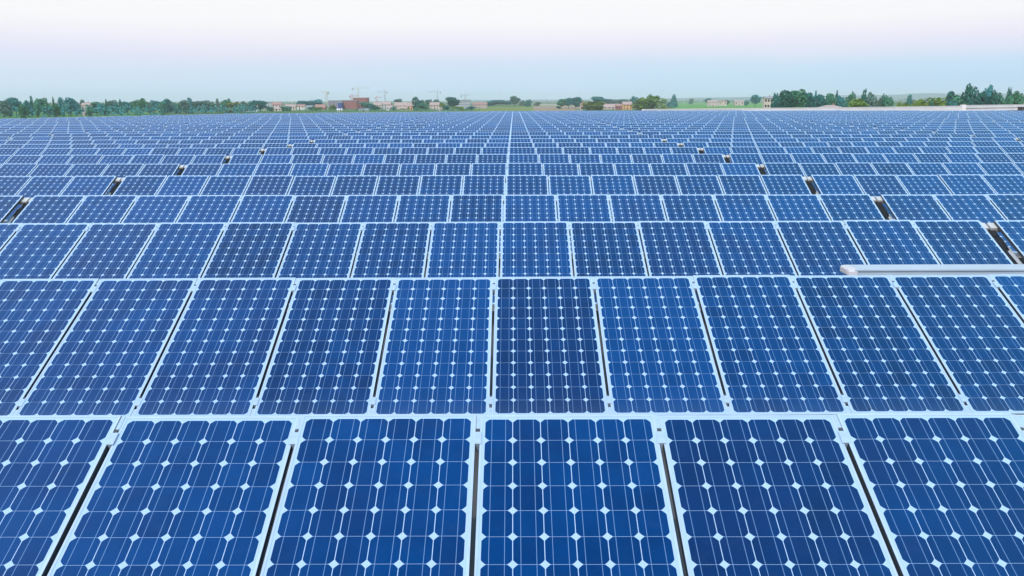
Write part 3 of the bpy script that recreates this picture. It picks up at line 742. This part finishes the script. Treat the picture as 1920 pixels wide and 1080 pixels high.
# undergrowth: continuous low greenery that cannot be counted
def mass(name, segs, matn, label, ls, dens, seed):
    rg = random.Random(seed); mb = MB()
    for (xa, xb, ya, yb, d, dd) in segs:
        A, B = at(xa, ya, d), at(xb, yb, d); Lx = B.x - A.x; hh = ((A.z + B.z) / 2 - GZ)
        cnt = int(dens * Lx * max(1, hh) / (ls * ls))
        for i in range(cnt):
            t_ = rg.random(); top = (A.z + (B.z - A.z) * t_ - GZ) * (.72 + .28 * math.sin(t_ * 37 + seed) * math.sin(t_ * 91 + 2))
            p = Vector((A.x + Lx * t_, d + rg.uniform(-dd, dd), GZ + top * rg.random() ** .8)); s = ls * rg.uniform(.6, 1.3)
            nrm = Vector((rg.uniform(-1, 1), rg.uniform(-1, .3), rg.uniform(-.2, 1))).normalized(); u = nrm.orthogonal().normalized(); u = Matrix.Rotation(rg.uniform(0, 6.28), 3, nrm) @ u; w_ = nrm.cross(u)
            mb.quad([p - u * s, p - w_ * s * .7, p + u * s, p + w_ * s * .7])
    o = mb.build(name, M[matn]); tag(o, label, 'greenery', None, 'stuff'); return o
mass('undergrowth', [(-60, 120, 195, 194, 520, 12), (120, 300, 194, 194, 560, 12), (300, 480, 194, 195, 640, 12)], 'teal', 'shrubby undergrowth at the foot of the left tree line', .8, .8, 1)
mass('undergrowth', [(480, 720, 203.5, 203.5, 730, 8), (720, 900, 202, 202, 740, 8), (1080, 1100, 203, 203, 750, 5)], 'leaf', 'low hedges in front of the village houses', .6, .45, 2)
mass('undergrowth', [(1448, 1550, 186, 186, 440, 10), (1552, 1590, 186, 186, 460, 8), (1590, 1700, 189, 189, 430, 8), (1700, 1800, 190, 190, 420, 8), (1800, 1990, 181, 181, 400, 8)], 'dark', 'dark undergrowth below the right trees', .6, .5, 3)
mass('distant_woods', [(860, 1050, 190.5, 189.5, 2300, 60), (1050, 1262, 188, 187.5, 2200, 60), (1262, 1450, 187, 187, 2400, 60), (1660, 1800, 184, 184, 1800, 60), (480, 860, 191, 190, 1900, 60)], 'grey', 'faint grey green woods along the horizon', 2.4, .55, 4)

# ------------------------------------------------------------------ village houses
def house(px, d, wpx, yt, ye, wall, roof, label, kind='gable', nwin=3, floors=1, depth=None, rz=0.0, name='house'):
    """px centre, yt ridge pixel, ye eaves pixel at distance d; real size follows from d"""
    top = at(px, yt, d); ev = at(px, ye, d); w_ = wpx * d / F; h1 = ev.z - GZ; h2 = top.z - GZ; dp = depth or w_ * .8
    o = empty(name, (top.x, d, GZ), rz)
    tag(o, label, 'building' if name != 'house' else 'house')
    mb = MB(); mb.box(-w_ / 2, w_ / 2, -dp / 2, dp / 2, 0, h1)
    if kind == 'gable':
        for s_ in (-1, 1):
            pts = [(s_ * w_ / 2, -dp / 2, h1), (s_ * w_ / 2, dp / 2, h1), (s_ * w_ / 2, 0, h2 - .05)]; mb.quad(pts)
    mb.build('wall', M[wall], o)
    mb = MB(); e = .35
    if kind == 'gable':
        for s_ in (-1, 1):
            a = [(-w_ / 2 - e, s_ * (dp / 2 + e), h1 - .12), (w_ / 2 + e, s_ * (dp / 2 + e), h1 - .12), (w_ / 2 + e, 0, h2), (-w_ / 2 - e, 0, h2)]
            mb.hexa([(x_, y_, z_) for x_, y_, z_ in a] + [(x_, y_, z_ + .14) for x_, y_, z_ in a])
    elif kind == 'hip':
        k = w_ * .28; z0 = h1 + .004
        A = [(-w_ / 2 - e, -dp / 2 - e, z0), (w_ / 2 + e, -dp / 2 - e, z0), (w_ / 2 + e, dp / 2 + e, z0), (-w_ / 2 - e, dp / 2 + e, z0)]; Rg = [(-w_ / 2 + k, 0, h2), (w_ / 2 - k, 0, h2)]
        mb.quad([A[0], A[1], Rg[1], Rg[0]]); mb.quad([A[1], A[2], Rg[1]]); mb.quad([A[2], A[3], Rg[0], Rg[1]]); mb.quad([A[3], A[0], Rg[0]]); mb.quad(A[::-1])
    else:
        mb.box(-w_ / 2 - .2, w_ / 2 + .2, -dp / 2 - .2, dp / 2 + .2, h1 + .003, max(h2, h1 + .3))
    rf = mb.build('roof', M[roof], o)
    if kind != 'flat':
        mb = MB(); mb.box(w_ * .15, w_ * .15 + .6, .3, .9, h2 - .6, h2 + .7); mb.build('chimney', M['tile'], rf)
    fh = h1 / floors
    for f_ in range(floors):
        for k in range(nwin):
            xx = -w_ / 2 + w_ * (k + .5) / nwin
            if f_ == 0 and k == nwin // 2 and nwin > 1 and name == 'house':
                mb = MB(); mb.box(xx - .5, xx + .5, -dp / 2 - .04, -dp / 2 - .003, 0, 2.1); mb.build('door', M['door'], o); continue
            mb = MB(); mb.box(xx - .5, xx + .5, -dp / 2 - .04, -dp / 2 - .003, f_ * fh + fh * .35, f_ * fh + fh * .8); mb.build('window', M['window'], o)
    return o
house(162, 560, 14, 193, 197, 'pinkwall', 'palerooftile', 'faint pink house half hidden among the left tree line')
house(461, 730, 13, 196, 200, 'white', 'palerooftile', 'small white house right of the left olive tree', floors=2)
house(477, 740, 11, 197, 201, 'white', 'palerooftile', 'second small white house right of the left olive tree', nwin=2)
house(489, 800, 16, 198, 202, 'beige', 'tile', 'beige house with red roof in front of the last left trees')
house(503, 1000, 17, 191, 193, 'greywall', 'greyroof', 'grey roofed building behind the low red roofed house', 'flat', 4, 3, name='apartment_block')
house(520, 850, 17, 192, 196, 'pinkwall', 'tile', 'low red roofed pink house, taller of the leftmost village pair', floors=2)
house(520, 770, 18, 200, 204, 'beige', 'palerooftile', 'beige bungalow in front of the tall red roofed house', 'hip')
house(546, 830, 18, 196, 200, 'beige', 'palerooftile', 'beige house with faded red roof left of the white gabled house')
house(563, 860, 18, 196, 200, 'white', 'tile', 'white house with dull red roof under the blue green clump', floors=2)
house(579, 900, 16, 198, 201, 'greywall', 'greyroof', 'grey house with grey roof under the blue green clump')
house(601, 830, 18, 196, 202, 'redwall', 'tile', 'reddish gabled house just left of the pale lattice mast', floors=2)
house(630, 960, 24, 188, 190, 'mauve', 'greyroof', 'grey mauve block between the lattice mast and the red brick block', 'flat', 6, 4, name='apartment_block')
house(638, 920, 8, 191, 193, 'blueglass', 'greyroof', 'narrow blue glazed stair tower on the grey mauve block', 'flat', 1, 3, depth=6, name='stair_tower')
house(657, 930, 26, 187.5, 189, 'redwall', 'greyroof', 'lower left wing of the large red brick block', 'flat', 6, 4, name='apartment_block')
house(677, 950, 26, 183, 184.5, 'redwall', 'tile', 'tall right wing of the large red brick block', 'flat', 6, 5, name='apartment_block')
house(637, 745, 9, 204, 206, 'white', 'white', 'small white hut before the blue glazed stair tower', 'gable', 2)
house(683, 745, 17, 204, 207, 'white', 'greyroof', 'low white shed before the right wing of the red brick block', 'gable', 3, depth=8)
house(708, 880, 15, 192, 197, 'beige', 'palerooftile', 'beige house at the left end of the pale village houses', floors=2)
house(724, 900, 17, 191, 196, 'greywall', 'palerooftile', 'grey house in the middle of the pale village houses', floors=2)
house(730, 800, 11, 198, 202, 'white', 'palerooftile', 'small white house in front of the grey village house', nwin=2)
house(752, 900, 22, 192, 198, 'pinkwall', 'palerooftile', 'wide pink roofed house behind the yellow house', floors=2)
house(757, 790, 13, 200, 203, 'yellow', 'palerooftile', 'yellow house with pink roof, left of the tall dark tree')
house(769, 800, 11, 193, 199, 'orange', 'palerooftile', 'orange house touching the tall dark tree', nwin=2)
house(815, 860, 17, 192, 197, 'pinkwall', 'palerooftile', 'pink and white house between the wide bush and the lone round tree', floors=2)
house(825, 770, 7, 202, 205, 'white', 'palerooftile', 'tiny white house at the foot of the narrow olive tree', nwin=2)
house(869, 950, 26, 187, 189, 'greywall', 'greyroof', 'grey distant block right of the lone round tree', 'flat', 7, 3, name='apartment_block')
house(900, 980, 26, 192, 196, 'pinkwall', 'tile', 'pinkish terrace at the edge of the yellow green field', floors=2, nwin=7)
house(1093, 790, 9, 193, 198, 'pinkwall', 'tile', 'small red roofed house between the clump and the wide olive bush', nwin=2)
house(1148, 830, 34, 195, 201, 'pinkwall', 'palerooftile', 'long pink farmhouse between the two olive bushes', nwin=5)
house(1161, 800, 13, 196, 199, 'redwall', 'tile', 'bright red house beside the orange walled house', nwin=3)
house(1176, 790, 17, 191, 196, 'orange', 'palerooftile', 'orange walled house left of the large spiky bush', floors=2)
house(1336, 1150, 18, 188, 191, 'pinkwall', 'palerooftile', 'leftmost pink house on the bright green field', floors=2)
house(1355, 1200, 13, 189, 191.5, 'beige', 'tile', 'middle small house on the bright green field')
house(1385, 1250, 16, 188, 190.5, 'pinkwall', 'palerooftile', 'right pink house on the bright green field')
house(1440, 520, 15, 181, 184, 'beige', 'greyroof', 'beige house left of the dense dark block of trees', 'gable', 3, 3)
house(1557, 380, 34, 197, 201.5, 'beige', 'palerooftile', 'low building with a pink hipped roof below the dark pointed tree', 'hip', 5)

# ------------------------------------------------------------------ cranes and mast
def crane(px, d, ytop, yjib, jl, jr, mat, label, r=.9, name='tower_crane'):
    """jl, jr: jib reach in pixels to the left and to the right"""
    T0 = at(px, ytop, d); J = at(px, yjib, d); k = d / F; hz = J.z - GZ; tz = T0.z - GZ
    o = empty(name, (T0.x, d, GZ)); tag(o, label, 'crane')
    mb = MB()
    for sx in (-1, 1):
        for sy in (-1, 1): mb.bar((sx * r, sy * r, 0), (sx * r, sy * r, hz), .11)
    nn = max(4, int(hz / 2.2)); z = 0
    for i in range(nn):
        z0, z1 = hz * i / nn, hz * (i + 1) / nn; s_ = 1 if i % 2 else -1
        for sy in (-1, 1): mb.bar((-r * s_, sy * r, z0), (r * s_, sy * r, z1), .06)
        for sx in (-1, 1): mb.bar((sx * r, -r * s_, z0), (sx * r, r * s_, z1), .06)
    mb.build('mast', M[mat], o)
    mb = MB(); xl, xr = -jl * k, jr * k
    for yy, zz in ((-.6, 0), (.6, 0), (0, 1.1)): mb.bar((xl, yy, hz + .2 + zz), (xr, yy, hz + .2 + zz), .08)
    n_ = max(6, int((xr - xl) / 2))
    for i in range(n_):
        a, b_ = xl + (xr - xl) * i / n_, xl + (xr - xl) * (i + 1) / n_
        mb.bar((a, -.6, hz + .2), (b_, 0, hz + 1.3), .05); mb.bar((a, .6, hz + .2), (b_, 0, hz + 1.3), .07)
    mb.build('jib', M[mat], o)
    mb = MB(); mb.bar((0, 0, hz + .1), (0, 0, tz), .25); mb.bar((0, 0, tz), (xl * .7, 0, hz + 1.3), .05); mb.bar((0, 0, tz), (xr * .8, 0, hz + 1.3), .05); mb.build('apex', M[mat], o)
    cw = (xr - 1.5) if jl > jr else (xl + 1.5)
    mb = MB(); mb.box(cw - 1, cw + 1, -.7, .7, hz - 1.6, hz + .1); mb.build('counterweight', M['concrete'], o)
    mb = MB(); mb.box(-.7, .7, -1.7, -.95, hz - 1.9, hz - .1); mb.build('cab', M['white'], o)
    return o
crane(611.5, 850, 170.5, 173.5, 10, 6, 'craneyel', 'pale lattice mast crane standing in front of the reddish village', 1.0)
crane(660, 1000, 176, 181, 6, 12, 'cranered', 'red crane over the lower wing of the red brick block', 1.0)
crane(671, 1150, 159, 166, 12, 22, 'craneyel', 'tall faint crane behind the red brick block', .9)
crane(721, 1300, 168, 173, 14, 6, 'cranegrey', 'faint crane above the pale village houses', .8)
crane(820, 1300, 168, 173, 18, 7, 'cranegrey', 'faint crane above the pink and white house', .8)
crane(872, 1150, 176, 179.5, 9, 10, 'cranegrey', 'grey crane over the grey distant block', .9)
crane(706, 1200, 180, 184, 4, 10, 'cranered', 'small pinkish crane just right of the red brick block', .8)
# red pole by the olive bush
P = at(1094, 189, 765); po = empty('pole', (P.x, 765, GZ)); tag(po, 'thin red pole left of the wide round olive bush', 'pole')
mb = MB(); mb.bar((0, 0, 0), (0, 0, P.z - GZ), .35, 0, 8); mb.build('shaft', M['cranered'], po)
mb = MB(); mb.bar((0, 0, P.z - GZ), (0, 0, P.z - GZ + .8), .6, 0, 8); mb.build('lamp_head', M['craneyel'], po)

# ------------------------------------------------------------------ air
HAZE = .00016
m = bpy.data.materials.new('haze_air'); m.use_nodes = True; t = m.node_tree; t.nodes.clear()
om = t.nodes.new('ShaderNodeOutputMaterial'); pv = t.nodes.new('ShaderNodeVolumePrincipled'); t.links.new(pv.outputs[0], om.inputs['Volume'])
pv.inputs['Color'].default_value = (.88, .945, 1, 1); pv.inputs['Density'].default_value = HAZE; pv.inputs['Anisotropy'].default_value = 0
mb = MB(); mb.box(-16500, 16500, -16500, 16500, GZ - 1, 90); hz = mb.build('haze', m); tag(hz, 'thin pale haze in the air over the countryside', 'haze', None, 'stuff')
